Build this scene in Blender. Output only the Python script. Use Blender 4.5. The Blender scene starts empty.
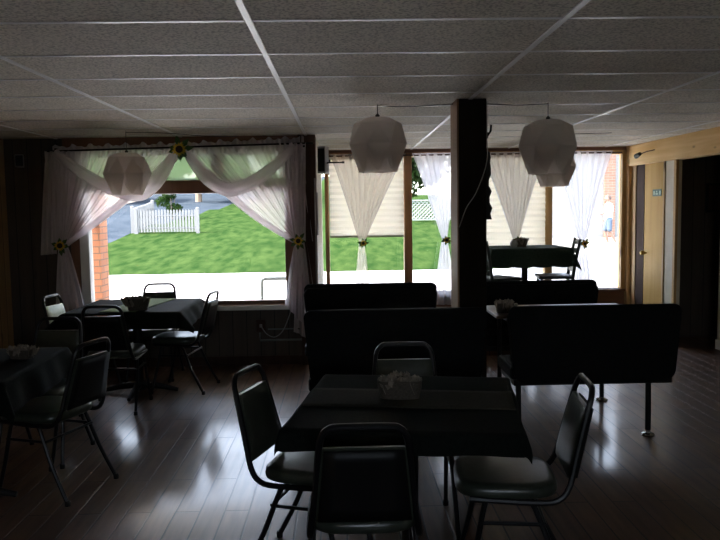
import bpy, bmesh, math, random
from math import sin, cos, pi, radians as R
from mathutils import Vector, Matrix, Euler, noise
random.seed(7)
SC = bpy.context.scene
COL = SC.collection

# ------------------------------------------------------------------ camera
EYE = Vector((0, 0, 1.56))
yaw, pitch, roll = 0.0232774, -0.0833692, -0.0147401
fw = Vector((sin(yaw)*cos(pitch), cos(yaw)*cos(pitch), sin(pitch)))
rt = Vector((cos(yaw), -sin(yaw), 0)); up = rt.cross(fw)
rt2 = rt*cos(roll)+up*sin(roll); up2 = -rt*sin(roll)+up*cos(roll)
cam = bpy.data.cameras.new('camera'); camo = bpy.data.objects.new('camera', cam); COL.objects.link(camo)
cam.sensor_width = 36; cam.lens = 37.0; cam.clip_end = 400
camo.matrix_world = Matrix(((rt2.x, up2.x, -fw.x, EYE.x), (rt2.y, up2.y, -fw.y, EYE.y), (rt2.z, up2.z, -fw.z, EYE.z), (0, 0, 0, 1)))
SC.camera = camo

# ------------------------------------------------------------------ daylight
world = bpy.data.worlds.new('sky'); SC.world = world; world.use_nodes = True
wn = world.node_tree.nodes; wl = world.node_tree.links
sky = wn.new('ShaderNodeTexSky'); sky.sky_type = 'NISHITA'; sky.sun_disc = False
sky.sun_elevation = R(52); sky.sun_rotation = R(256); sky.air_density = 1.0; sky.dust_density = 2.0
hs = wn.new('ShaderNodeHueSaturation'); hs.inputs['Saturation'].default_value = .55; wl.new(sky.outputs[0], hs.inputs['Color']); wl.new(hs.outputs[0], wn['Background'].inputs[0]); wn['Background'].inputs[1].default_value = 1.0
sun = bpy.data.lights.new('sun', 'SUN'); sun.energy = 7.5; sun.angle = R(1.5); sun.color = (1, .93, .82)
suno = bpy.data.objects.new('sun', sun); COL.objects.link(suno)
suno.rotation_euler = Euler((R(42), 0, R(-76)))      # high sun from the left, a little behind the building
for nm, c, sx, sz in (('window_portal', (-1.55, 7.62, 1.4), 2.1, 1.6), ('window_portal', (1.7, 9.5, 1.35), 3.8, 1.8), ('window_portal', (.25, -2.62, 1.7), 1.3, .8)):
    pl = bpy.data.lights.new(nm, 'AREA'); pl.shape = 'RECTANGLE'; pl.size = sx; pl.size_y = sz
    pl.cycles.is_portal = True
    po = bpy.data.objects.new(nm, pl); COL.objects.link(po); po.location = c; po.rotation_euler = (R(-90) if c[1] > 0 else R(90), 0, 0)
vs = SC.view_settings
vs.view_transform = 'Standard'; vs.look = 'None'; vs.gamma = 1; vs.use_curve_mapping = False
vs.exposure = 1.5
SC.cycles.use_denoising = True; SC.cycles.use_adaptive_sampling = False
SC.cycles.max_bounces = 14; SC.cycles.diffuse_bounces = 6; SC.cycles.glossy_bounces = 5
SC.cycles.transparent_max_bounces = 32; SC.cycles.transmission_bounces = 10
SC.cycles.sample_clamp_indirect = 8; SC.cycles.caustics_reflective = False; SC.cycles.caustics_refractive = False

# ------------------------------------------------------------------ materials
def mat(name, col=(.5, .5, .5), rough=.6, metal=0.0, spec=.5):
    m = bpy.data.materials.new(name); m.use_nodes = True
    b = m.node_tree.nodes['Principled BSDF']
    b.inputs['Base Color'].default_value = (*col, 1); b.inputs['Roughness'].default_value = rough
    b.inputs['Metallic'].default_value = metal; b.inputs['Specular IOR Level'].default_value = spec
    return m
def nod(m, t, **k):
    n = m.node_tree.nodes.new(t)
    for a, v in k.items(): setattr(n, a, v)
    return n
def link(m, a, b): m.node_tree.links.new(a, b)
def ramp(m, src, stops):
    r = nod(m, 'ShaderNodeValToRGB'); e = r.color_ramp.elements
    while len(e) < len(stops): e.new(.5)
    for el, (p, c) in zip(e, stops): el.position = p; el.color = (*c, 1)
    link(m, src, r.inputs[0]); return r
def coords(m, scale=(1, 1, 1), kind='Object', rot=(0, 0, 0)):
    t = nod(m, 'ShaderNodeTexCoord'); mp = nod(m, 'ShaderNodeMapping')
    mp.inputs['Scale'].default_value = scale; mp.inputs['Rotation'].default_value = rot
    link(m, t.outputs[kind], mp.inputs[0]); return mp.outputs[0]
def noisy(name, c1, c2, scale=10, rough=.6, stretch=(1, 1, 1), bump=0.0, detail=4, lo=.35, hi=.65, spec=.5, metal=0):
    m = mat(name, c1, rough, metal, spec); b = m.node_tree.nodes['Principled BSDF']
    n = nod(m, 'ShaderNodeTexNoise'); n.inputs['Scale'].default_value = scale; n.inputs['Detail'].default_value = detail
    link(m, coords(m, stretch), n.inputs['Vector'])
    r = ramp(m, n.outputs[0], [(lo, c1), (hi, c2)]); link(m, r.outputs[0], b.inputs['Base Color'])
    if bump:
        bp = nod(m, 'ShaderNodeBump'); bp.inputs['Strength'].default_value = bump; bp.inputs['Distance'].default_value = .01
        link(m, n.outputs[0], bp.inputs['Height']); link(m, bp.outputs[0], b.inputs['Normal'])
    return m
def wood(name, c1, c2, axis='z', rough=.5, knots=True):
    st = {'x': (.6, 9, 9), 'y': (9, .6, 9), 'z': (9, 9, .6)}[axis]
    m = noisy(name, c1, c2, 2.2, rough, st, .15, 6, .3, .7)
    if knots:
        b = m.node_tree.nodes['Principled BSDF']; src = b.inputs['Base Color'].links[0].from_socket
        v = nod(m, 'ShaderNodeTexVoronoi'); v.inputs['Scale'].default_value = 1.6
        st2 = {'x': (.9, 2.4, 2.4), 'y': (0, 1.7, 4.2), 'z': (2.4, 2.4, .9)}[axis]
        link(m, coords(m, st2), v.inputs['Vector'])
        r = ramp(m, v.outputs['Distance'], [(.04, (0, 0, 0)), (.13, (1, 1, 1))])
        mx = nod(m, 'ShaderNodeMix', data_type='RGBA'); link(m, r.outputs[0], mx.inputs[0])
        mx.inputs[6].default_value = (c1[0]*.35, c1[1]*.28, c1[2]*.25, 1); link(m, src, mx.inputs[7])
        link(m, mx.outputs[2], b.inputs['Base Color'])
    return m
def translucent(name, col, alpha, tfac=.55, rough=1):
    """thin cloth: alpha = share that covers, rest is see-through"""
    m = bpy.data.materials.new(name); m.use_nodes = True; nt = m.node_tree; nt.nodes.clear()
    o = nod(m, 'ShaderNodeOutputMaterial'); d = nod(m, 'ShaderNodeBsdfDiffuse'); t = nod(m, 'ShaderNodeBsdfTranslucent')
    for x in (d, t): x.inputs['Color'].default_value = (*col, 1)
    a = nod(m, 'ShaderNodeMixShader'); a.inputs[0].default_value = tfac
    link(m, d.outputs[0], a.inputs[1]); link(m, t.outputs[0], a.inputs[2])
    if alpha < 1:
        tr = nod(m, 'ShaderNodeBsdfTransparent'); b = nod(m, 'ShaderNodeMixShader'); b.inputs[0].default_value = alpha
        link(m, tr.outputs[0], b.inputs[1]); link(m, a.outputs[0], b.inputs[2]); link(m, b.outputs[0], o.inputs[0])
    else: link(m, a.outputs[0], o.inputs[0])
    return m
def glass(name, tint=(1, 1, 1)):
    m = bpy.data.materials.new(name); m.use_nodes = True; nt = m.node_tree; nt.nodes.clear()
    o = nod(m, 'ShaderNodeOutputMaterial'); tr = nod(m, 'ShaderNodeBsdfTransparent'); g = nod(m, 'ShaderNodeBsdfGlossy')
    tr.inputs[0].default_value = (*tint, 1); g.inputs['Roughness'].default_value = .02
    f = nod(m, 'ShaderNodeFresnel'); f.inputs[0].default_value = 1.35
    mx = nod(m, 'ShaderNodeMixShader'); link(m, f.outputs[0], mx.inputs[0]); link(m, tr.outputs[0], mx.inputs[1]); link(m, g.outputs[0], mx.inputs[2])
    link(m, mx.outputs[0], o.inputs[0]); return m

M = {}
M['black'] = mat('black_paint', (.008, .008, .008), .45, spec=.2)
M['tube'] = mat('black_chair_tube', (.008, .008, .009), .35, spec=.3)
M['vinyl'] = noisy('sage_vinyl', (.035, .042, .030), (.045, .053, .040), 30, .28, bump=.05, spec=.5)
M['vinyl_lit'] = noisy('lit_vinyl', (.42, .5, .32), (.48, .56, .38), 30, .4, bump=.05)  # same chair vinyl, with the window light put into its colour
M['booth'] = noisy('black_vinyl', (.006, .0065, .007), (.009, .0095, .010), 40, .7, bump=.08, spec=.08)
M['chrome'] = mat('chrome', (.6, .6, .6), .2, 1)
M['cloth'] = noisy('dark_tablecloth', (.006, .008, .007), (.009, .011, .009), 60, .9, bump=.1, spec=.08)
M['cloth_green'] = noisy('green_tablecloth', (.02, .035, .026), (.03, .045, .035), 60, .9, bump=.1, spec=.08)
M['runner'] = noisy('table_runner', (.16, .2, .09), (.22, .26, .13), 80, .9, bump=.1, spec=.1)
M['runner_tan'] = noisy('tan_table_runner', (.035, .033, .025), (.045, .042, .032), 80, .9, bump=.1, spec=.1)
M['basket'] = noisy('dark_wicker', (.05, .04, .03), (.1, .08, .06), 90, .8, (1, 1, 2.5), .5)
M['paper'] = noisy('ruffled_paper', (.18, .15, .12), (.3, .25, .2), 40, .9)
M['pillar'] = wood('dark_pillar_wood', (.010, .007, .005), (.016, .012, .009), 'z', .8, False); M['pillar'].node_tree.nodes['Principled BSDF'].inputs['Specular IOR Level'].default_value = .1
M['pillar_lit'] = wood('lit_pillar_pine', (.2, .11, .045), (.28, .16, .07), 'z', .6, False)  # pine side of the post, window light put into its colour
M['pine'] = wood('knotty_pine', (.72, .46, .18), (.88, .62, .30), 'y', .5)
M['pine_v'] = wood('pine_post', (.45, .28, .11), (.58, .38, .18), 'z', .5)
M['door'] = wood('yellow_door_wood', (.50, .30, .07), (.58, .37, .10), 'z', .6, False)
for q in ('door', 'pine', 'pine_v'): M[q].node_tree.nodes['Principled BSDF'].inputs['Specular IOR Level'].default_value = .15
M['brown'] = wood('brown_window_trim', (.16, .07, .035), (.22, .10, .05), 'z', .5, False)
M['mullion'] = wood('orange_brown_mullion', (.30, .14, .05), (.38, .19, .08), 'z', .5, False)
M['header'] = wood('brown_header_board', (.16, .065, .03), (.22, .095, .05), 'x', .5, False)
M['darktrim'] = wood('dark_brown_trim', (.05, .03, .025), (.075, .045, .035), 'z', .8, False)
M['darktrim'].node_tree.nodes['Principled BSDF'].inputs['Specular IOR Level'].default_value = .1
M['white'] = mat('white_paint', (.75, .76, .74), .5)
M['cream'] = noisy('cream_wall_paint', (.55, .52, .42), (.6, .57, .47), 5, .7)
M['sheer'] = translucent('sheer_curtain', (.99, .93, .96), .68, .55)
M['swag'] = translucent('sheer_swag', (.96, .90, .93), .72, .45)
M['sheer_white'] = translucent('white_sheer_curtain', (.74, .72, .76), .8, .5)
M['sheer_tan'] = translucent('tan_sheer_curtain', (.72, .64, .58), .6, .58)
M['blind'] = translucent('cream_blind', (.80, .74, .60), 1, .36)
M['shade'] = translucent('white_lamp_plastic', (.95, .91, .88), 1, .5)
M['petal'] = M['sunf'] = mat('sunflower_yellow', (.75, .5, .04), .7)
M['leafg'] = mat('artificial_leaf', (.06, .13, .03), .6)
M['seed'] = noisy('sunflower_center', (.03, .018, .01), (.07, .04, .02), 200, .9)
M['glass'] = glass('window_glass')
M['grey'] = mat('grey_plastic', (.3, .29, .28), .5)
M['greymetal'] = mat('grey_metal_pipe', (.16, .18, .18), .45, .2)
M['cord'] = mat('dark_cord', (.03, .028, .025), .5)
M['cord_w'] = mat('white_cord', (.35, .34, .33), .5)
M['brass'] = mat('brass', (.5, .34, .1), .3, 1)
M['sign'] = mat('green_sign', (.01, .10, .06), .4)
M['sign_w'] = mat('sign_white', (.45, .6, .45), .4)
M['skin'] = mat('skin', (.16, .085, .06), .6)
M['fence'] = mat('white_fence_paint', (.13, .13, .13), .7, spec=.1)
M['shirt'] = mat('white_shirt', (.85, .85, .85), .9)
M['shorts'] = noisy('blue_shorts', (.04, .06, .09), (.06, .085, .12), 20, .9)
M['hair'] = mat('dark_hair', (.06, .04, .03), .8)
M['shoe'] = mat('pale_shoe', (.6, .6, .6), .7)
M['trunk'] = noisy('bark', (.10, .07, .05), (.18, .13, .09), 6, .9, (3, 3, .5), .4)
M['roof'] = noisy('grey_shingles', (.12, .12, .13), (.2, .2, .21), 12, .9)

def leaf_mat(name, c1, c2):
    m = bpy.data.materials.new(name); m.use_nodes = True; nt = m.node_tree; nt.nodes.clear()
    o = nod(m, 'ShaderNodeOutputMaterial'); d = nod(m, 'ShaderNodeBsdfDiffuse'); t = nod(m, 'ShaderNodeBsdfTranslucent')
    n = nod(m, 'ShaderNodeTexNoise'); n.inputs['Scale'].default_value = 1.5
    link(m, coords(m), n.inputs['Vector']); r = ramp(m, n.outputs[0], [(.35, c1), (.65, c2)])
    a = nod(m, 'ShaderNodeMixShader'); a.inputs[0].default_value = .4
    for x in (d, t): link(m, r.outputs[0], x.inputs['Color'])
    link(m, d.outputs[0], a.inputs[1]); link(m, t.outputs[0], a.inputs[2]); link(m, a.outputs[0], o.inputs[0]); return m
M['leaf'] = leaf_mat('tree_leaves', (.009, .022, .005), (.022, .042, .01))
M['leaf2'] = leaf_mat('pale_leaves', (.015, .035, .009), (.035, .065, .018))

# floor boards running away from the camera
m = mat('glossy_wood_floor', (.1, .05, .03), .3); b = m.node_tree.nodes['Principled BSDF']
br = nod(m, 'ShaderNodeTexBrick'); br.offset = .37; br.inputs['Scale'].default_value = 1
br.inputs['Brick Width'].default_value = 1.25; br.inputs['Row Height'].default_value = .127
br.inputs['Mortar Size'].default_value = .005; br.inputs['Mortar Smooth'].default_value = .3
br.inputs['Color1'].default_value = (.085, .043, .026, 1); br.inputs['Color2'].default_value = (.13, .072, .044, 1)
br.inputs['Mortar'].default_value = (.018, .01, .008, 1)
link(m, coords(m, rot=(0, 0, R(90))), br.inputs['Vector'])
n = nod(m, 'ShaderNodeTexNoise'); n.inputs['Scale'].default_value = 3; n.inputs['Detail'].default_value = 6
link(m, coords(m, (9, .8, 1)), n.inputs['Vector'])
r = ramp(m, n.outputs[0], [(.3, (.55, .55, .55)), (.7, (1.2, 1.15, 1.1))])
mx = nod(m, 'ShaderNodeMix', data_type='RGBA', blend_type='MULTIPLY'); mx.inputs[0].default_value = 1
link(m, br.outputs['Color'], mx.inputs[6]); link(m, r.outputs[0], mx.inputs[7]); link(m, mx.outputs[2], b.inputs['Base Color'])
n2 = nod(m, 'ShaderNodeTexNoise'); n2.inputs['Scale'].default_value = 2.2; link(m, coords(m), n2.inputs['Vector'])
r2 = ramp(m, n2.outputs[0], [(.3, (.40, .40, .40)), (.7, (.50, .50, .50))]); link(m, r2.outputs[0], b.inputs['Roughness'])
bp = nod(m, 'ShaderNodeBump'); bp.inputs['Strength'].default_value = .6; bp.inputs['Distance'].default_value = .004; bp.invert = True
link(m, br.outputs['Fac'], bp.inputs['Height']); link(m, bp.outputs[0], b.inputs['Normal'])
b.inputs['Specular IOR Level'].default_value = .35; b.inputs['Coat Weight'].default_value = .36; b.inputs['Coat Roughness'].default_value = .13
link(m, bp.outputs[0], b.inputs['Coat Normal'])
M['floor'] = m

# ceiling tile with pin holes
m = noisy('ceiling_tile', (.71, .66, .57), (.79, .74, .64), 2.5, .9, bump=0)
b = m.node_tree.nodes['Principled BSDF']; src = b.inputs['Base Color'].links[0].from_socket
v = nod(m, 'ShaderNodeTexNoise'); v.inputs['Scale'].default_value = 75; v.inputs['Detail'].default_value = 3; link(m, coords(m), v.inputs['Vector'])
r = ramp(m, v.outputs[0], [(.40, (.6, .6, .6)), (.52, (1, 1, 1))])
mx = nod(m, 'ShaderNodeMix', data_type='RGBA', blend_type='MULTIPLY'); mx.inputs[0].default_value = 1
link(m, src, mx.inputs[6]); link(m, r.outputs[0], mx.inputs[7]); link(m, mx.outputs[2], b.inputs['Base Color'])
M['ceiling'] = m
M['tbar'] = mat('ceiling_grid_white', (.85, .85, .84), .4)

def board_wall(name, c1, c2, seam, w=.14, axis='x'):
    m = wood(name, c1, c2, 'z', .6); b = m.node_tree.nodes['Principled BSDF']; src = b.inputs['Base Color'].links[0].from_socket
    t = nod(m, 'ShaderNodeTexCoord'); s = nod(m, 'ShaderNodeSeparateXYZ'); link(m, t.outputs['Object'], s.inputs[0])
    dv = nod(m, 'ShaderNodeMath', operation='DIVIDE'); dv.inputs[1].default_value = w
    link(m, s.outputs['X' if axis == 'x' else 'Y'], dv.inputs[0])
    fr = nod(m, 'ShaderNodeMath', operation='FRACT'); link(m, dv.outputs[0], fr.inputs[0])
    lt = nod(m, 'ShaderNodeMath', operation='LESS_THAN'); lt.inputs[1].default_value = .06; link(m, fr.outputs[0], lt.inputs[0])
    mx = nod(m, 'ShaderNodeMix', data_type='RGBA'); link(m, lt.outputs[0], mx.inputs[0]); link(m, src, mx.inputs[6])
    mx.inputs[7].default_value = (*seam, 1); link(m, mx.outputs[2], b.inputs['Base Color']); return m
M['wall_dark'] = board_wall('dark_panel_boards', (.045, .032, .024), (.07, .05, .036), (.01, .008, .006))
M['wall_pine'] = board_wall('pine_boards', (.32, .18, .08), (.42, .25, .12), (.06, .03, .015), .14, 'y')

def brick_mat(name, c1, c2, mortar, bw=.21, bh=.07):
    m = mat(name, c1, .9); b = m.node_tree.nodes['Principled BSDF']
    t = nod(m, 'ShaderNodeTexCoord'); s = nod(m, 'ShaderNodeSeparateXYZ'); link(m, t.outputs['Object'], s.inputs[0])
    ad = nod(m, 'ShaderNodeMath', operation='ADD'); link(m, s.outputs[0], ad.inputs[0]); link(m, s.outputs[1], ad.inputs[1])
    c = nod(m, 'ShaderNodeCombineXYZ'); link(m, ad.outputs[0], c.inputs[0]); link(m, s.outputs[2], c.inputs[1])
    br = nod(m, 'ShaderNodeTexBrick'); br.inputs['Scale'].default_value = 1; br.inputs['Brick Width'].default_value = bw
    br.inputs['Row Height'].default_value = bh; br.inputs['Mortar Size'].default_value = .006
    br.inputs['Color1'].default_value = (*c1, 1); br.inputs['Color2'].default_value = (*c2, 1); br.inputs['Mortar'].default_value = (*mortar, 1)
    link(m, c.outputs[0], br.inputs['Vector']); link(m, br.outputs['Color'], b.inputs['Base Color']); return m
M['brick'] = brick_mat('orange_brick', (.42, .17, .09), (.5, .22, .12), (.2, .13, .1))
M['brick_far'] = brick_mat('pale_brick', (.12, .055, .035), (.15, .075, .05), (.2, .16, .14), .3, .1)
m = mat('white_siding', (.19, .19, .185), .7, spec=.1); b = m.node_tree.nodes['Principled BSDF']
w_ = nod(m, 'ShaderNodeTexWave'); w_.bands_direction = 'Z'; w_.wave_profile = 'SAW'; w_.inputs['Scale'].default_value = 2.4
link(m, coords(m), w_.inputs['Vector']); bp = nod(m, 'ShaderNodeBump'); bp.inputs['Strength'].default_value = .6; bp.inputs['Distance'].default_value = .03
link(m, w_.outputs[1], bp.inputs['Height']); link(m, bp.outputs[0], b.inputs['Normal']); M['siding'] = m
M['tan'] = mat('tan_wall', (.6, .45, .32), .8)
M['grass'] = noisy('lawn_grass', (.009, .022, .006), (.024, .041, .012), 3.5, .95, (1, .3, 1), bump=.6, detail=12, lo=.34, hi=.68, spec=0)
M['gravel'] = noisy('pale_gravel', (.56, .555, .54), (.68, .67, .66), 2.0, .95, (.3, 1.6, 1), .2, 10, spec=.1)
M['asphalt'] = noisy('blue_grey_asphalt', (.020, .027, .036), (.032, .040, .05), 1.2, .9, bump=.2, detail=8, spec=0)
M['concrete'] = noisy('bright_concrete', (.12, .12, .115), (.16, .16, .15), .8, .9, spec=0)

# ------------------------------------------------------------------ mesh helpers
class MB:
    def __init__(s): s.bm = bmesh.new()
    def box(s, lo, hi, rot=None, piv=None):
        lo, hi = Vector(lo), Vector(hi); c = (lo+hi)/2; d = hi-lo
        g = bmesh.ops.create_cube(s.bm, size=1); vs_ = g['verts']
        bmesh.ops.scale(s.bm, vec=d, verts=vs_)
        if rot: bmesh.ops.rotate(s.bm, cent=(0, 0, 0), matrix=Euler(rot).to_matrix(), verts=vs_)
        bmesh.ops.translate(s.bm, vec=c, verts=vs_); return s
    def tube(s, pts, r, n=8, closed=False, caps=True):
        pts = [Vector(p) for p in pts]; N = len(pts); rings = []
        ref = None
        for i, p in enumerate(pts):
            a = pts[i-1] if (i or closed) else p; c = pts[(i+1) % N] if (i < N-1 or closed) else p
            t = (c-a).normalized()
            if ref is None:
                ref = Vector((0, 0, 1)) if abs(t.z) < .9 else Vector((1, 0, 0))
            x = t.cross(ref)
            if x.length < 1e-4: x = t.orthogonal()
            x.normalize(); y = t.cross(x).normalized(); ref = -y if False else x.cross(t).normalized()
            rr = r[i] if isinstance(r, (list, tuple)) else r
            rings.append([s.bm.verts.new(p+rr*(x*cos(2*pi*k/n)+y*sin(2*pi*k/n))) for k in range(n)])
        for i in range(N if closed else N-1):
            A, B = rings[i], rings[(i+1) % N]
            for k in range(n): s.bm.faces.new((A[k], A[(k+1) % n], B[(k+1) % n], B[k]))
        if caps and not closed:
            s.bm.faces.new(rings[0][::-1]); s.bm.faces.new(rings[-1])
        return s
    def lathe(s, prof, n=24, c=(0, 0, 0)):
        rings = []
        for r, z in prof: rings.append([s.bm.verts.new((c[0]+r*cos(2*pi*k/n), c[1]+r*sin(2*pi*k/n), c[2]+z)) for k in range(n)])
        for A, B in zip(rings, rings[1:]):
            for k in range(n): s.bm.faces.new((A[k], A[(k+1) % n], B[(k+1) % n], B[k]))
        if prof[0][0] > 1e-4: s.bm.faces.new(rings[0][::-1])
        if prof[-1][0] > 1e-4: s.bm.faces.new(rings[-1])
        bmesh.ops.remove_doubles(s.bm, verts=s.bm.verts, dist=1e-5); return s
    def prism(s, poly, y0, y1, plane='xz'):
        f = (lambda a, b, y: (a, y, b)) if plane == 'xz' else ((lambda a, b, y: (a, b, y)) if plane == 'xy' else (lambda a, b, y: (y, a, b)))
        A = [s.bm.verts.new(f(a, b, y0)) for a, b in poly]; B = [s.bm.verts.new(f(a, b, y1)) for a, b in poly]
        s.bm.faces.new(A); s.bm.faces.new(B[::-1]); n = len(poly)
        for k in range(n): s.bm.faces.new((A[k], B[k], B[(k+1) % n], A[(k+1) % n]))
        return s
    def grid(s, fn, nu, nv):
        V = [[s.bm.verts.new(fn(i/nu, j/nv)) for i in range(nu+1)] for j in range(nv+1)]
        for j in range(nv):
            for i in range(nu): s.bm.faces.new((V[j][i], V[j][i+1], V[j+1][i+1], V[j+1][i]))
        return s
    def build(s, name, mt, parent=None, smooth=False, bevel=0, solid=0, recalc=True, ang=40):
        if recalc: bmesh.ops.recalc_face_normals(s.bm, faces=s.bm.faces)
        me = bpy.data.meshes.new(name); s.bm.to_mesh(me); s.bm.free()
        for x in (mt if isinstance(mt, list) else [mt]): me.materials.append(x)
        if smooth:
            me.polygons.foreach_set('use_smooth', [True]*len(me.polygons)); me.set_sharp_from_angle(angle=R(ang))
        o = bpy.data.objects.new(name, me); COL.objects.link(o)
        if parent: o.parent = parent
        if solid:
            k = o.modifiers.new('thickness', 'SOLIDIFY'); k.thickness = solid; k.offset = -1
        if bevel:
            k = o.modifiers.new('bevel', 'BEVEL'); k.width = bevel; k.segments = 2; k.limit_method = 'ANGLE'
        return o
def tag(o, label=None, cat=None, group=None, kind=None):
    if label: o['label'] = label
    if cat: o['category'] = cat
    if group: o['group'] = group
    if kind: o['kind'] = kind
    return o
def empty(name, loc=(0, 0, 0), rz=0, label=None, cat=None, group=None):
    o = bpy.data.objects.new(name, None); COL.objects.link(o); o.location = loc; o.rotation_euler = (0, 0, rz)
    o.empty_display_size = .1; return tag(o, label, cat, group)
def kids(o): return [c for c in bpy.data.objects if c.parent == o]
def copy_tree(o, parent=None):
    c = o.copy(); COL.objects.link(c); c.parent = parent
    for ch in kids(o): copy_tree(ch, c)
    return c
def struct(mb, name, mt, parent=None, **k):
    o = mb.build(name, mt, parent, **k)
    if not parent: o['kind'] = 'structure'
    return o
def smooth_path(pts, n=6):
    pts = [Vector(p) for p in pts]; out = []
    for i in range(len(pts)-1):
        p0, p1, p2, p3 = pts[max(i-1, 0)], pts[i], pts[i+1], pts[min(i+2, len(pts)-1)]
        for k in range(n):
            t = k/n; out.append(.5*((2*p1)+(p2-p0)*t+(2*p0-5*p1+4*p2-p3)*t*t+(3*p1-p0-3*p2+p3)*t**3))
    return out+[pts[-1]]

# ================================================================== ROOM
CZ = 2.283; YF = 7.4; YA = 9.3; XL = -3.3; XR = 3.6; YB = -2.5
PL = .30   # raised alcove floor
struct(MB().box((XL-.1, YB-.1, -.06), (XR+2.6, YA+.1, 0)), 'floor', M['floor'])
struct(MB().box((XL-.1, YB-.1, CZ), (XR+2.6, YA+.15, CZ+.12)), 'ceiling', M['ceiling'])
g = MB()
for k in range(-3, 6):
    x = -.344+1.22*k
    if XL < x < XR: g.box((x-.013, YB, CZ-.006), (x+.013, YA-.02, CZ+.002))
struct(g, 'trim_1', M['tbar'])
g = MB()
for k in range(-9, 11):
    y = 2.915+.61*k
    if YB < y < YA: g.box((XL, y-.010, CZ-.004), (XR, y+.010, CZ+.002))
struct(g, 'trim_2', M['tbar'])
struct(MB().box((XL-.1, YB-.1, 0), (XL, YF+.2, CZ)), 'wall_left', M['wall_pine'])
BX0, BX1, BZ0, BZ1 = -.4, .9, 1.3, 2.1      # unseen rear window, added to send daylight onto camera-facing things
struct(MB().box((XL, YB-.1, 0), (BX0, YB, CZ)).box((BX1, YB-.1, 0), (XR, YB, CZ)).box((BX0, YB-.1, 0), (BX1, YB, BZ0)).box((BX0, YB-.1, BZ1), (BX1, YB, CZ)), 'wall_back', M['cream'])
w = struct(MB().box((BX0, YB-.08, BZ0), (BX0+.06, YB+.01, BZ1)).box((BX1-.06, YB-.08, BZ0), (BX1, YB+.01, BZ1)).box((.22, YB-.08, BZ0), (.28, YB+.01, BZ1)).box((BX0, YB-.08, BZ0), (BX1, YB+.01, BZ0+.05)).box((BX0, YB-.08, BZ1-.05), (BX1, YB+.01, BZ1)), 'window_6', M['white'])
MB().box((BX0+.05, YB-.05, BZ0+.04), (BX1-.05, YB-.045, BZ1-.04)).build('window_glass', M['glass'], w)
# window wall, left part, with the opening of the big window
W0, W1, WZ0, WZ1 = -2.60, -.50, .60, 2.15
g = MB().box((XL, YF, 0), (W0, YF+.2, CZ)).box((W0, YF, 0), (W1, YF+.2, WZ0)).box((W0, YF, WZ1), (W1, YF+.2, CZ)).box((W1, YF, 0), (-.25, YF+.2, CZ))
struct(g, 'wall_front', M['wall_dark'])
struct(MB().box((-2.72, YF-.03, WZ1-.02), (-.25, YF, CZ)), 'trim_3', M['header'])
struct(MB().box((-.42, YF-.06, 0), (-.25, YF-.001, CZ)), 'trim_4', M['darktrim'])
struct(MB().box((-.36, YF+.2, 0), (-.25, YA+.15, CZ)), 'wall_alcove', M['cream'])
# window 1
w1 = MB().box((W0-.08, YF-.03, WZ0), (W0+.0, YF-.001, WZ1)).box((W1-.07, YF-.03, WZ0+.02), (W1+.05, YF+.12, WZ1)).box((W0, YF+.02, 1.73), (W1-.07, YF+.12, 1.86)) \
    .box((-1.29, YF+.02, 1.86), (-1.17, YF+.12, WZ1)).box((W0, YF+.02, WZ1-.05), (W1, YF+.12, WZ1))
w1 = struct(w1, 'window_1', M['brown'], bevel=.004)
MB().box((W0, YF-.01, WZ0+.03), (W0+.09, YF+.10, WZ1)).build('window_frame', M['white'], w1, bevel=.003)
MB().box((W0-.08, YF-.06, WZ0-.02), (W1+.06, YF+.13, WZ0+.012)).box((W0+.09, YF+.02, WZ0+.012), (W1-.07, YF+.1, WZ0+.05)).build('window_sill', M['brown'], w1, bevel=.004)
MB().box((W0+.08, YF+.055, WZ0+.03), (W1-.06, YF+.06, 1.74)).build('window_glass', M['glass'], w1)
m = translucent('frosted_transom_glass', (.24, .35, .21), .72, .8)
MB().box((W0+.08, YF+.055, 1.85), (W1-.06, YF+.06, WZ1-.04)).build('transom_glass', m, w1)['label'] = 'frosted greenish transom glass'
MB().box((-1.6, YF-.075, WZ0-.035), (W1+.0, YF-.061, WZ0+.008)).build('sill_highlight', M['white'], w1)  # white strip standing for the highlight on the sill's outer edge
# alcove
SZ = .49
struct(MB().box((-.25, 7.62, 0), (3.02, YA, PL)), 'floor_alcove', M['floor'])
struct(MB().box((-.25, YA, 0), (XR, YA+.15, SZ)).box((-.25, YA, 2.22), (XR, YA+.15, CZ)), 'wall_alcove_front', M['header'])
for i, (a, b_) in enumerate(((-.16, .78), (.88, 1.50), (1.64, 2.56), (2.65, 3.53))):
    w = struct(MB().box((a-.05, YA-.02, SZ), (a, YA+.1, 2.24)) .box((b_, YA-.02, SZ), (b_+.05, YA+.1, 2.24)).box((a-.05, YA-.02, 2.19), (b_+.05, YA+.1, 2.24)),
               'window_%d' % (i+2), M['mullion'] if i < 2 else M['pine_v'], bevel=.004)
    MB().box((a-.05, YA-.05, SZ-.03), (b_+.05, YA+.12, SZ)).build('window_sill', M['header'], w, bevel=.004)
    MB().box((a, YA+.05, SZ), (b_, YA+.055, 2.19)).build('window_glass', M['glass'], w)
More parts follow.
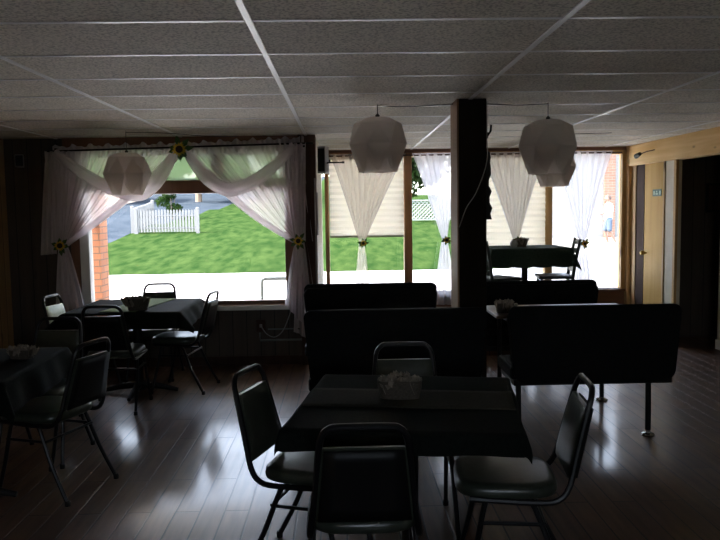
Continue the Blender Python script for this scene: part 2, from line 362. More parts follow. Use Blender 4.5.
# right side: corner post, door, casing, beam, passage behind
struct(MB().box((3.58, YA-.10, 0), (3.68, YA-.001, CZ)).box((XR-.0, YA-.28, 0), (XR+.06, YA-.2, 2.04)), 'trim_5', M['pine_v'], bevel=.004)
struct(MB().box((XR+.02, YA-.2, 0), (XR+.1, YA-.1, 2.04)), 'trim_6', M['pine_v'])
struct(MB().box((XR+.01, 8.79, 0), (XR+.09, 9.02, 2.03)), 'trim_7', M['darktrim'])
d = struct(MB().box((XR+.015, 8.25, .01), (XR+.055, 8.79, 2.03)), 'door_1', M['door'], bevel=.003)
MB().lathe([(0, 0), (.012, .001), (.012, .03), (.026, .04), (.028, .055), (.018, .07), (0, .072)], 16).build('door_handle', M['brass'], d, smooth=True)
k = [c for c in kids(d) if c.name.startswith('door_handle')][0]; k.location = (XR+.015, 8.72, .98); k.rotation_euler = (0, R(-90), 0)
struct(MB().box((XR-.0, 8.21, 0), (XR+.08, 8.25, 2.03)).box((XR, 7.93, 0), (XR+.03, 7.985, 2.04)), 'trim_8', M['pine_v'], bevel=.003)
struct(MB().box((XR+.01, 7.985, 0), (XR+.09, 8.21, 2.05)), 'wall_right_pier', M['cream'])
g = MB().box((XR-.02, 6.2, 2.03), (XR+.12, YA-.10, CZ-.001))
struct(g, 'trim_9', M['pine'], bevel=.01)
struct(MB().box((XR, YB-.1, 0), (XR+.1, 6.2, CZ)), 'wall_right', M['cream'])
struct(MB().box((XR+.09, 8.5, 0), (XR+2.6, 8.6, CZ)).box((XR+2.5, 5.5, 0), (XR+2.6, 8.5, CZ)).box((XR+.1, 5.5, 0), (XR+2.5, 5.6, CZ)), 'wall_passage', M['wall_dark'])
struct(MB().box((XR+.1, YA-.08, 0), (XR+2.6, YA+.15, CZ)).box((XR+.1, 8.6, 0), (XR+.13, YA-.08, CZ)), 'wall_outer', M['wall_dark'])
struct(MB().box((4.0, 6.4, 0), (4.12, 7.75, CZ)), 'wall_passage_side', M['cream'])
struct(MB().box((3.985, 6.4, 0), (4.0, 7.76, .10)), 'baseboard_passage', M['white'])
struct(MB().box((XL, YF-.012, 0), (-.42, YF, .09)), 'baseboard_front', M['darktrim'])
# the rest of the building outside: roof edge so that no sky comes over the ceiling
struct(MB().box((XL-.3, YB-.3, CZ+.12), (XR+2.8, YF+.3, CZ+.5)).box((-.5, YF+.3, CZ+.12), (XR+2.8, YA+.25, CZ+.5)), 'roof', M['roof'])

# pillar
p = empty('wooden_pillar', (.785, 5.03, 0), 0, 'tall dark square wooden post with a side coloured paler as lit, standing between the booths', 'pillar')
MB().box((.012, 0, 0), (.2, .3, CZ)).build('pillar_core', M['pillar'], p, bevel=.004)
MB().box((0, .0, 0), (.012, .3, CZ)).build('lit_side', M['pillar_lit'], p)['label'] = 'orange-brown pine side, coloured paler as lit'
MB().tube(smooth_path([(.012, -.006, 1.42), (.06, -.006, 1.55), (.13, -.006, 1.66), (.2, -.006, 1.86), (.206, .02, 2.05), (.207, .02, 2.27)]), .003, 6).build('cable', M['cord_w'], p)
MB().box((.198, .02, 2.02), (.215, .05, 2.06)).tube([(.215, .035, 2.04), (.235, .035, 2.07), (.238, .035, 2.11)], .007, 6).build('hook', M['black'], p)
# ragged dark thing hung on the pillar's right side
g = MB(); pr = []
random.seed(3)
L = [(.0, 1.47), (.0, 1.93)]
for k in range(13): pr.append((.028+random.uniform(-.010, .014), 1.93-.46*k/12))
g.prism([(0, 1.93)]+pr+[(0, 1.47)], -.004, .022)
o = g.build('wall_ornament', M['black'], None, bevel=.002); o.location = (.986, 5.05, 0)
tag(o, 'narrow ragged dark ornament hanging on the right side of the post', 'ornament')

# ================================================================== OUTSIDE
def hz(x, y):
    t = max(0, y-19.6)
    left = -.1+.098*min(t, 9)+.075*max(0, t-9)
    right = -.1+.05*min(t, 60)
    w = min(1, max(0, (x-3.5)/3.0)); w = w*w*(3-2*w)
    return left*(1-w)+right*w + (.03*noise.noise(Vector((x*.5, y*.5, 0))) if t > .5 else 0)
bm = bmesh.new(); xs = [-45+.5*i for i in range(181)]; ys = [7.0+.5*j for j in range(170)]
V = [[bm.verts.new((x, y, hz(x, y))) for x in xs] for y in ys]
for j in range(len(ys)-1):
    for i in range(len(xs)-1):
        f = bm.faces.new((V[j][i], V[j][i+1], V[j+1][i+1], V[j+1][i])); f.smooth = True
        x, y = xs[i]+.25, ys[j]+.25; e = 19.4+.35*noise.noise(Vector((x*.6, 0, 3)))+(-.03*min(0, x))*5*.2
        if x > 4.9+.5*noise.noise(Vector((0, y*.3, 1)))+max(0, (y-26))*.1: f.material_index = 3
        elif y < e: f.material_index = 1
        elif (y > 25 and x < -7.9+max(0, (y-30))*.12) or (x < -9.0-(25-y)*.9 and 20 < y <= 25): f.material_index = 2
        else: f.material_index = 0
me = bpy.data.meshes.new('ground'); bm.to_mesh(me); bm.free()
for k in ('grass', 'gravel', 'asphalt', 'concrete'): me.materials.append(M[k])
o = bpy.data.objects.new('ground', me); COL.objects.link(o); o['kind'] = 'structure'
o = struct(MB().box((-60, -40, -.4), (60, 7.05, -.12)), 'ground_under', M['gravel'])
o = struct(MB().box((-2.80, 7.95, -.12), (-2.58, 8.2, 3.2)), 'trim_10', M['brick'])     # brick pier outside the window

# grey pipe railing
MB().tube([(-1.045, 9.5, -.09), (-1.045, 9.5, .63), (-1.035, 9.5, .66), (-1.0, 9.5, .675), (-.46, 9.5, .675), (-.425, 9.5, .66), (-.42, 9.5, .63), (-.42, 9.5, -.09)], .026, 12).build('pipe_railing', M['greymetal'], None, smooth=True)
tag(bpy.data.objects['pipe_railing'], 'grey metal pipe railing on the gravel just outside the big window', 'railing')

# picket fence on the lawn
def fence(A, B, n, h, name, label):
    A = Vector((*A, 0)); B = Vector((*B, 0)); r = empty(name, (A.x, A.y, hz(A.x, A.y)), 0, label, 'fence'); d_ = (B-A); Ln = d_.length; ang = math.atan2(d_.y, d_.x)
    r.rotation_euler.z = ang; zz = lambda t: hz(A.x+d_.x*t, A.y+d_.y*t)-hz(A.x, A.y)
    for t in (0, 1):
        MB().box((Ln*t-.06, -.06, zz(t)-.05), (Ln*t+.06, .06, zz(t)+h+.02)).lathe([(.075, 0), (.075, .02), (0, .06)], 4, (Ln*t, 0, zz(t)+h+.02)).build('fence_post', M['fence'], r)
    for q in (.22, .72):
        g = MB(); a = g.bm
        g.tube([(0, .03, zz(0)+h*q), (Ln, .03, zz(1)+h*q)], .04, 4); g.build('fence_rail', M['fence'], r)
    me0 = None
    for i in range(n):
        t = (i+.8)/(n+.6); x = Ln*t
        if me0 is None:
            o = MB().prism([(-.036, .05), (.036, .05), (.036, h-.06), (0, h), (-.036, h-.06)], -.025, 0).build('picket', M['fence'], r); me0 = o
        else: o = me0.copy(); COL.objects.link(o); o.parent = r
        o.location = (x, -.01, zz(t))
    return r
fence((-7.72, 28), (-5.42, 28), 20, .90, 'picket_fence', 'short white picket fence standing on the green lawn')
fence((-7.9, 28.2), (-8.0, 31.6), 16, .95, 'picket_fence', 'white picket fence run going back uphill beside the grey drive')
# lattice fence far behind window 3
r = empty('lattice_fence', (2.6, 31, hz(2.6, 31)), 0, 'dark diamond lattice fence beyond the lawn, seen past the white sheer', 'fence')
g = MB()
for k in range(-8, 20):
    x = k*.16
    for s in (-1, 1):
        a0 = max(0, -x) if s > 0 else max(0, x-2.2); a1 = min(.75, 2.2-x) if s > 0 else min(.75, x)
        if a1 > a0: g.tube([(x+s*a0, .012*s, .12+a0), (x+s*a1, .012*s, .12+a1)], .022, 4)
g.build('lattice', M['greymetal'], r)
for x in (-.04, 2.24): MB().box((x-.05, -.05, -.3), (x+.05, .05, .95)).build('fence_post', M['greymetal'], r)
MB().box((0, -.03, .86), (2.2, .03, .92)).box((0, -.03, .06), (2.2, .03, .12)).build('fence_rail', M['greymetal'], r)

# trees and shrubs
def crown(n, blobs, ls, seed):
    rnd = random.Random(seed); bm = bmesh.new()
    for _ in range(n):
        c, rr = rnd.choice(blobs); v = Vector((rnd.gauss(0, 1), rnd.gauss(0, 1), rnd.gauss(0, 1))).normalized()
        p_ = Vector(c)+Vector((v.x*rr, v.y*rr, v.z*rr*.8))*rnd.uniform(.55, 1.05)
        e = Euler((rnd.uniform(0, 6), rnd.uniform(0, 6), rnd.uniform(0, 6))).to_matrix(); s = ls*rnd.uniform(.6, 1.3)
        q = [bm.verts.new(p_+e@Vector(w)*s) for w in ((-.5, 0, 0), (0, -.35, .05), (.6, 0, 0), (0, .35, .05))]; bm.faces.new(q)
    return bm
def tree(x, y, h, w, seed, label, name='tree', mt='leaf', group=None, n=7500, ls=.42, base=None):
    rnd = random.Random(seed); base = h*.22 if base is None else base
    r = empty(name, (x, y, hz(x, y)-.05), 0, label, 'tree' if name == 'tree' else 'shrub', group)
    bl = [((rnd.uniform(-.6, .6)*w, rnd.uniform(-.4, .4)*w, base+(h-base)*rnd.uniform(.15, .9)), w*rnd.uniform(.35, .55)) for _ in range(9)]
    mb = MB(); mb.bm = crown(n, bl, ls, seed); mb.build('foliage', M[mt], r, recalc=False)
    g = MB()
    if name == 'tree':
        g.tube([(0, 0, -.2), (.05, 0, h*.3), (-.05, .05, h*.75)], [.045*w+.08, .035*w+.05, .03], 8)
        for k in range(5):
            a = rnd.uniform(0, 6.3); z0 = h*(.3+.08*k); g.tube([(0, 0, z0), (cos(a)*w*.3, sin(a)*w*.3, z0+h*.12), (cos(a)*w*.6, sin(a)*w*.6, z0+h*.25)], [.07, .05, .02], 6)
    else:
        for k in range(4):
            a = k*1.6; g.tube([(0, 0, -.05), (cos(a)*w*.3, sin(a)*w*.3, h*.6)], [.03, .012], 5)
    g.build('trunk' if name == 'tree' else 'stem', M['trunk'], r); return r
TL = [(-27, 57, 10, 4.2, 'leafy tree at the far left beyond the drive and cream house'),
      (-14.5, 58, 10, 3.8, 'leafy tree up the hill above the grey drive, behind the left lamp'),
      (-8.8, 46, 8, 3.0, 'green tree on the hill directly above the small picket fence'),
      (-2.9, 45, 8, 2.8, 'green tree on the hill seen above the transom, right of the middle sunflower'),
      (.6, 55, 10, 3.6, 'tall tree on the hill behind the right swag of the big window'),
      (3.4, 48, 9, 3.8, 'green tree beyond the lattice fence, seen past the white sheer')]
for i, (x, y, h, w, lb) in enumerate(TL): tree(x, y, h, w, 20+i, lb, mt='leaf' if i % 2 else 'leaf2', group='trees on the hill beyond the lawn', base=.8)
tree(-7.75, 34, 1.8, .62, 5, 'round green bush rising behind the small white picket fence', 'shrub', 'leaf', n=1500, ls=.12, base=.3)
tree(-4.2, 40, 2.1, 1.0, 6, 'dark leafy shrub in the bright grass right of the picket fence', 'shrub', 'leaf', n=1500, ls=.16, base=.3)
tree(2.6, 34, 3.4, 1.1, 8, 'leafy shrub standing behind the lattice fence', 'shrub', 'leaf', n=1800, ls=.16, base=.4)
# broad tree whose trunk stands behind the dark trim between the two windows; its crown shades the lawn
tree(-.95, 17.2, 11, 4.6, 11, 'broad street tree at the gravel edge, its crown shading the lawn', mt='leaf2', n=2600, ls=.42, base=6.6)

# far cream house at upper left, white house on the right
h = empty('cream_house', (-20, 44, hz(-16, 44)-.6), 0, 'cream and tan house up the hill behind the left sheer curtain', 'house')
MB().box((0, 0, 0), (5.6, 5, 4.6)).build('wall', M['siding'], h)
MB().prism([(-.3, 4.6), (5.9, 4.6), (2.8, 6.6)], -.3, 5.3).build('roof', M['roof'], h)
MB().box((5.6, .6, 0), (7.0, 4.4, 4.2)).build('wall', M['tan'], h)['label'] = 'tan side wing'
MB().box((5.5, .4, 4.2), (7.2, 4.6, 4.4)).build('roof', M['roof'], h)
f = MB().box((3.2, -.05, 1.6), (4.3, .02, 3.0)).build('window', M['white'], h); MB().box((3.3, -.06, 1.7), (4.2, -.05, 2.9)).build('pane', M['asphalt'], f)
h = empty('white_house', (5.0, 28, .2), 0, 'white house in full sun with a brick strip, beyond the right window', 'house')
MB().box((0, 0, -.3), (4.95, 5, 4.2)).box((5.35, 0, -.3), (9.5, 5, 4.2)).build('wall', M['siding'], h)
MB().box((4.95, -.12, -.3), (5.35, .3, 4.5)).build('brick_strip', M['brick_far'], h)
MB().prism([(-.4, 4.2), (9.9, 4.2), (4.7, 6.8)], -.4, 5.4).build('roof', M['roof'], h)
f = MB().box((6.1, -.05, .8), (7.2, .02, 2.3)).build('window', M['white'], h); MB().box((6.2, -.06, .9), (7.1, -.05, 2.2)).build('pane', M['asphalt'], f)

# the person outside (side view, facing left)
def skin(name, verts, edges, radii, mt, parent, root=0, sub=2):
    me = bpy.data.meshes.new(name); me.from_pydata(verts, edges, []); me.materials.append(mt)
    o = bpy.data.objects.new(name, me); COL.objects.link(o); o.parent = parent
    for p_ in (me.polygons): p_.use_smooth = True
    o.modifiers.new('skin', 'SKIN').use_smooth_shade = True
    s_ = o.modifiers.new('sub', 'SUBSURF'); s_.levels = sub; s_.render_levels = sub
    if not me.skin_vertices:
        me.attributes.new('skin', 'FLOAT', 'POINT') if False else None
    return o, radii, root
def make_skin(name, verts, edges, radii, mt, parent, root=0):
    # tapered limbs merged by voxel remesh: one continuous body
    mb = MB()
    for a, b_ in edges:
        A, B_ = Vector(verts[a]), Vector(verts[b_]); n = 6
        mb.tube([A.lerp(B_, t/n) for t in range(n+1)], [radii[a]+(radii[b_]-radii[a])*t/n for t in range(n+1)], 12)
    for v_, r_ in zip(verts, radii):
        s_ = bmesh.ops.create_icosphere(mb.bm, subdivisions=2, radius=r_); bmesh.ops.translate(mb.bm, vec=v_, verts=s_['verts'])
    o = mb.build(name, mt, parent)
    k = o.modifiers.new('merge', 'REMESH'); k.mode = 'VOXEL'; k.voxel_size = .012; k.use_smooth_shade = True
    k = o.modifiers.new('relax', 'SMOOTH'); k.iterations = 4; k.factor = .6
    return o
PX, PY = 9.05, 25.0
pe = empty('person', (PX, PY, hz(PX, PY)), R(90), 'person in white shirt and pale blue shorts walking in the sun outside', 'person')
# local: +Y faces the walking direction (world -X); x = sideways
v = [(0, 0, .92), (0, .0, 1.1), (0, -.01, 1.3), (0, 0, 1.42), (0, .02, 1.5), (0, .035, 1.585), (0, .03, 1.65),
     (.17, -.01, 1.36), (.2, -.03, 1.1), (.19, .1, .88), (-.17, -.01, 1.36), (-.2, .1, 1.12), (-.17, .3, 1.08),
     (.09, 0, .88), (.1, .08, .5), (.1, -.04, .08), (.1, .08, .035), (-.09, 0, .88), (-.1, -.02, .5), (-.1, -.22, .14), (-.1, -.13, .04)]
e = [(0, 1), (1, 2), (2, 3), (3, 4), (4, 5), (5, 6), (2, 7), (7, 8), (8, 9), (2, 10), (10, 11), (11, 12), (0, 13), (13, 14), (14, 15), (15, 16), (0, 17), (17, 18), (18, 19), (19, 20)]
rd = [.125, .115, .13, .07, .052, .088, .078, .055, .042, .03, .055, .042, .03, .085, .055, .038, .033, .085, .055, .038, .033]
make_skin('body', v, e, rd, M['skin'], pe)
g = MB()
for sx, y0, z0, dr in ((.19, .1, .88, (0, .25, -1)), (-.17, .3, 1.08, (0, 1, -.15))):
    D = Vector(dr).normalized()
    for q in range(4):
        b0 = Vector((sx-.024+.016*q, y0, z0))+D*.05; ln = (.065, .075, .07, .055)[q]
        g.tube([b0, b0+D*ln*.5, b0+D*ln+Vector((0, 0, -.015))], [.008, .0075, .006], 6)
    b0 = Vector((sx, y0+.01, z0))+D*.02; g.tube([b0, b0+Vector((.0, .03, .0))+D*.04], [.01, .007], 6)
g.build('finger', M['skin'], pe)
MB().tube([(0, .115, 1.60), (0, .135, 1.575)], [.012, .016], 6).build('nose', M['skin'], pe)
sv = [(0, 0, .93), (0, 0, 1.1), (0, -.01, 1.3), (0, 0, 1.40), (.17, -.01, 1.36), (.19, -.02, 1.2), (-.17, -.01, 1.36), (-.19, .04, 1.22)]
make_skin('shirt', sv, [(0, 1), (1, 2), (2, 3), (2, 4), (4, 5), (2, 6), (6, 7)], [.145, .14, .148, .08, .075, .068, .075, .068], M['shirt'], pe)
make_skin('shorts', [(0, 0, .94), (.09, 0, .86), (.1, .06, .55), (-.09, 0, .86), (-.1, -.01, .55)], [(0, 1), (1, 2), (0, 3), (3, 4)], [.14, .108, .09, .108, .09], M['shorts'], pe)
make_skin('hair', [(0, .015, 1.655), (0, -.02, 1.62)], [(0, 1)], [.088, .085], M['hair'], pe)
for sx, yy, zz_ in ((.1, .03, .03), (-.1, -.16, .04)):
    MB().box((sx-.045, yy-.12, zz_-.03), (sx+.045, yy+.13, zz_+.045)).build('shoe', M['shoe'], pe, bevel=.02)

# ================================================================== CURTAINS
def surf(name, mt, parent, fn, nu=70, nv=40): return MB().grid(fn, nu, nv).build(name, mt, parent, smooth=True, ang=180, recalc=False)
def lerp(a, b_, t): return a+(b_-a)*t
def sstep(t): t = max(0, min(1, t)); return t*t*(3-2*t)
def panel(name, mt, parent, xa, xb, z0, xt, zt, wt, y, nf=9, amp=.022, sag=0.0, p=1.0, q=1.0, outer=0):
    """cloth gathered on the rod from xa to xb, pinched at the tie (xt,zt)"""
    ph = random.uniform(0, 6)
    def fn(u, v_):
        tx = lerp(xa, xb, u); bx = lerp(xt-wt/2, xt+wt/2, u)
        zz = lerp(z0, zt, v_)
        pw = p if (abs(tx-xt) > .3*abs(xb-xa)) else q
        x = lerp(tx, bx, v_**pw)
        x += sag*sin(pi*v_)*(1-abs(u-.5)*.0)*u*0
        z = zz-sag*sin(pi*v_)*(u if outer > 0 else 1-u if outer < 0 else 0)
        a = amp*(1-.55*v_)
        yy = y+a*sin(2*pi*nf*u+ph+1.2*sin(3*v_))+.4*a*sin(2*pi*nf*2.3*u+ph*2)
        return (x, yy, z)
    return surf(name, mt, parent, fn, nf*10, 26)
def tail(name, mt, parent, xt, zt, wt, xa, xb, zb0, zb1, y, nf=4, amp=.02):
    ph = random.uniform(0, 6)
    def fn(u, v_):
        x = lerp(lerp(xt-wt/2, xt+wt/2, u), lerp(xa, xb, u), v_**.75)
        z = lerp(zt, lerp(zb0, zb1, u), v_)
        a = amp*(.5+.9*v_)
        return (x, y+a*sin(2*pi*nf*u+ph+v_)+.4*a*sin(2*pi*nf*2.1*u), z)
    return surf(name, mt, parent, fn, nf*12, 20)
def sunflower(parent, loc, s=1.0, name='sunflower_tieback', seed=0, spread=False):
    rnd = random.Random(seed)
    r = bpy.data.objects.new(name, None); r.empty_display_size = .05; COL.objects.link(r); r.location = loc
    if parent: r.parent = parent
    g = MB()
    for k in range(15):
        a = 2*pi*k/15+rnd.uniform(-.1, .1); L_ = .055*s*rnd.uniform(.85, 1.1); w = .011*s; d_ = Vector((cos(a), 0, sin(a))); t_ = Vector((-sin(a), 0, cos(a)))
        ps = [d_*.02*s, d_*L_*.55+t_*w+Vector((0, -.008, 0)), d_*L_+Vector((0, -.002, 0)), d_*L_*.55-t_*w+Vector((0, -.008, 0))]
        vv = [g.bm.verts.new(q) for q in ps]; g.bm.faces.new(vv)
    g.build('petals', M['sunf'], r, solid=.002)
    c = MB().lathe([(.026*s, 0), (.026*s, .008), (.018*s, .014), (0, .016)], 16).build('flower_center', M['seed'], r, smooth=True); c.rotation_euler = (R(90), 0, 0)
    g = MB()
    for k in range(7):
        a = 2*pi*k/7+rnd.uniform(-.3, .3); L_ = .095*s*rnd.uniform(.8, 1.15); w = .02*s; d_ = Vector((cos(a), 0, sin(a))); t_ = Vector((-sin(a), 0, cos(a)))
        ps = [Vector((0, .012, 0)), d_*L_*.6+t_*w+Vector((0, .006, 0)), d_*L_+Vector((0, .014, 0)), d_*L_*.6-t_*w+Vector((0, .006, 0))]
        vv = [g.bm.verts.new(q) for q in ps]; g.bm.faces.new(vv)
    g.build('leaves', M['leafg'], r, solid=.002); return r
def tieband(parent, x, z, w, y):
    pts = [(x+cos(t)*w*.55, y+sin(t)*.035, z+.006*cos(t)) for t in [2*pi*k/16 for k in range(16)]]
    MB().tube(pts, .007, 6, closed=True).build('tie_cord', M['leafg'], parent, smooth=True)

YR = 7.3
def hem(parent, P0, P1, sag, y, w, mt):
    def fn(u, v_):
        z = lerp(P0[1], P1[1], v_)-sag*sin(pi*v_); x = lerp(P0[0], P1[0], v_); dx = P1[0]-P0[0]; dz = P1[1]-P0[1]-sag*pi*cos(pi*v_)
        n_ = Vector((-dz, 0, dx)).normalized(); th = 2*pi*u; ww = w*(1-.45*v_)*(1+.15*sin(3*th+5*v_))
        return Vector((x, y, z))+n_*cos(th)*ww+Vector((0, .014*sin(th), 0))
    surf('hem', mt, parent, fn, 24, 30)
cr = empty('curtain_rod', (-1.56, YR, 2.17), 0, 'thin dark curtain rod across the top of the big left window', 'curtain rod')
MB().tube([(-1.28, 0, -.018), (1.27, 0, .03)], .009, 10).lathe([(0, -.02), (.018, 0), (0, .02)], 12, (-1.29, 0, -.018)).lathe([(0, -.02), (.018, 0), (0, .02)], 12, (1.28, 0, .03)).build('rod', M['black'], cr, smooth=True)
for x in (-1.2, 0, 1.2): MB().box((x-.01, 0, -.01), (x+.01, .10, .01)).build('bracket', M['black'], cr)

def swag(name, parent, A, C, low, y, w=.055, bow=0):
    """scarf swag: hangs from A (outer) to C (centre), lowest point low=(x,z)"""
    pts = smooth_path([(A[0], y, A[1]), (lerp(A[0], low[0], .30), y-.01, lerp(A[1], low[1], .44)), (lerp(A[0], low[0], .66), y-.02, lerp(A[1], low[1], .83)), (low[0], y-.02, low[1]),
                       (lerp(low[0], C[0], .42), y-.015, lerp(low[1], C[1], .20)), (lerp(low[0], C[0], .74), y-.01, lerp(low[1], C[1], .56)), (C[0], y-.005, C[1])], 8)
    N = len(pts)
    def fn(u, v_):
        i = min(N-1, int(round(v_*(N-1)))); p_ = pts[i]; t = (pts[min(i+1, N-1)]-pts[max(i-1, 0)]).normalized(); nn = Vector((-t.z, 0, t.x))
        th = 2*pi*u; ww = w*(.65+.5*sin(pi*v_)); rr = 1+.13*sin(5*th+4*v_)
        return p_+nn*cos(th)*ww*rr+Vector((0, 1, 0))*sin(th)*.022*rr
    return surf(name, M['swag'], parent, fn, 40, N-1)
def header_ruffle(parent, xa, xb, za, zb, y, mt):
    def fn(u, v_): return (lerp(xa, xb, u), y+.032+.012*sin(u*150), lerp(za, zb, u)+lerp(.05+.012*sin(u*47)+.008*sin(u*91), -.07, v_))
    return surf('ruffle', mt, parent, fn, 160, 3)

lc = empty('sheer_curtain', (0, 0, 0), 0, 'mauve-white sheer curtain and swag on the left half of the big window', 'curtain', 'sheer curtains of the big window')
def edgepanel(name, parent, xa, xb, za, zb, xt, zt, wt, y, sag, nf, mt, dirn):
    ph = random.uniform(0, 6)
    def fn(u, v_):        # u=0 outer, u=1 inner edge (centre of the window)
        x = lerp(lerp(xa, xb, u), xt+dirn*wt*(u-.5), v_); z0 = lerp(za, zb, u)
        z = lerp(z0, zt, v_)-sag*sin(pi*v_)*u*u
        a = .016*(1-.5*v_)
        return (x, y+a*sin(2*pi*nf*u+ph)+.5*a*sin(2*pi*nf*2.7*u+2*v_), z)
    return surf(name, mt, parent, fn, nf*12, 36)
edgepanel('sheer_panel', lc, -2.72, -1.54, 2.155, 2.16, -2.72, 1.24, .07, YR+.03, .06, 8, M['sheer'], 1)
panel('side_panel', M['sheer'], lc, -2.86, -2.58, 2.15, -2.76, 1.24, .10, YR-.01, 5, .025)
panel('side_panel', M['sheer'], lc, -2.84, -2.45, 2.15, -2.74, 1.26, .08, YR+.05, 4, .02)
hem(lc, (-1.58, 2.12), (-2.69, 1.25), .03, YR+.0, .045, M['swag'])
swag('swag', lc, (-2.76, 2.14), (-1.6, 2.14), (-1.98, 1.72), YR-.03)
header_ruffle(lc, -2.80, -1.56, 2.15, 2.17, YR, M['sheer'])
tail('tail', M['sheer'], lc, -2.735, 1.24, .07, -2.83, -2.52, .50, .55, YR, 4)
tail('tail', M['sheer'], lc, -2.735, 1.24, .06, -2.79, -2.56, .56, .60, YR+.04, 3)
tail('side_panel', M['sheer'], lc, -2.79, 2.13, .10, -2.93, -2.78, 1.15, 1.16, YR-.03, 3)
sunflower(lc, (-2.735, YR-.07, 1.24), 1.0, seed=1); tieband(lc, -2.735, 1.24, .09, YR)
rc = empty('sheer_curtain', (0, 0, 0), 0, 'mauve-white sheer curtain and swag on the right half of the big window', 'curtain', 'sheer curtains of the big window')
edgepanel('sheer_panel', rc, -.42, -1.52, 2.205, 2.16, -.44, 1.24, .07, YR+.03, .10, 8, M['sheer'], -1)
panel('side_panel', M['sheer'], rc, -.60, -.34, 2.20, -.42, 1.24, .12, YR-.01, 5, .025)
panel('side_panel', M['sheer'], rc, -.66, -.36, 2.20, -.38, 1.24, .20, YR+.05, 4, .02)
hem(rc, (-1.50, 2.12), (-.47, 1.25), .08, YR+.0, .045, M['swag'])
swag('swag', rc, (-.45, 2.18), (-1.5, 2.14), (-1.08, 1.76), YR-.03)
header_ruffle(rc, -1.52, -.36, 2.17, 2.21, YR, M['sheer'])
tail('tail', M['sheer'], rc, -.42, 1.24, .08, -.58, -.30, .62, .30, YR, 4)
tail('tail', M['sheer'], rc, -.40, 1.24, .07, -.50, -.24, .34, .20, YR+.04, 3)
sunflower(rc, (-.43, YR-.07, 1.25), .9, seed=2); tieband(rc, -.42, 1.24, .1, YR)
o = sunflower(None, (-1.555, YR-.065, 2.15), 1.35, 'sunflower_cluster', 3); tag(o, 'artificial sunflower with dark leaves at the middle of the curtain rod', 'sunflower')

# alcove curtains
YC = 9.17
ar = empty('curtain_rod', (-.2, YC, 2.2), 0, 'thin dark curtain rod above the two left alcove windows', 'curtain rod')
MB().tube([(0, 0, -.0), (1.66, 0, .0)], .008, 8).tube([(0, 0, 0), (0, .12, 0)], .006, 6).tube([(1.66, 0, 0), (1.66, .12, 0)], .006, 6).build('rod', M['darktrim'], ar, smooth=True)
ar = empty('curtain_rod', (1.70, YC, 2.2), 0, 'thin dark curtain rod above the two right alcove windows', 'curtain rod')
MB().tube([(0, 0, -.0), (1.78, 0, .0)], .008, 8).tube([(0, 0, 0), (0, .12, 0)], .006, 6).tube([(1.78, 0, 0), (1.78, .12, 0)], .006, 6).build('rod', M['darktrim'], ar, smooth=True)
def alcove(xa, xb, xt, zt, ta, tb, zb, mt, lb, s, nf=8):
    c = empty('sheer_curtain', (0, 0, 0), 0, lb, 'curtain', 'tied-back sheer panels in the alcove')
    panel('sheer_panel', M[mt], c, xa, xb, 2.225, xt, zt, .06, YC, nf, .018, p=.92)
    tail('tail', M[mt], c, xt, zt, .06, ta, tb, zb, zb, YC, 3, .015)
    tieband(c, xt, zt, .06, YC); sunflower(c, (xt+.02, YC-.055, zt), .75, seed=s+10); return c
alcove(-.14, .80, .24, 1.13, .15, .33, .55, 'sheer_tan', 'tan-tinged sheer curtain tied in the middle over the left alcove blind', 1)
alcove(.87, 1.47, 1.27, 1.15, 1.13, 1.42, .34, 'sheer_white', 'bright white sheer curtain left of the dark post, long tail below its tie', 2, 6)
alcove(1.72, 2.52, 2.16, 1.13, 2.05, 2.3, .6, 'sheer_white', 'white sheer curtain tied behind the raised table, over the right alcove blind', 3)
alcove(2.62, 3.36, 2.99, 1.08, 2.92, 3.12, .53, 'sheer_white', 'white sheer curtain in front of the glaring rightmost window', 4, 7)
def blind(xa, xb, z0, z1, lb):
    b_ = empty('window_blind', (xa, 9.24, z0), 0, lb, 'blind', 'cream window blinds')
    n = int((z1-z0)/.035); pts = []
    for k in range(n+1): pts.append((.0 if k % 2 else .016, (z1-z0)*k/n))
    def fn(u, v_): i = int(round(v_*n)); return (u*(xb-xa), pts[i][0], pts[i][1])
    MB().grid(fn, 2, n).build('slats', M['blind'], b_)
    MB().box((0, -.004, -.025), (xb-xa, .02, 0)).build('bottom_rail', M['cream'], b_); MB().box((0, -.004, z1-z0), (xb-xa, .02, z1-z0+.03)).build('head_rail', M['cream'], b_)
blind(-.15, .77, 1.22, 2.16, 'cream pleated blind lowered halfway in the leftmost alcove window')
blind(1.66, 2.55, .92, 2.16, 'cream pleated blind behind the raised table in the alcove')

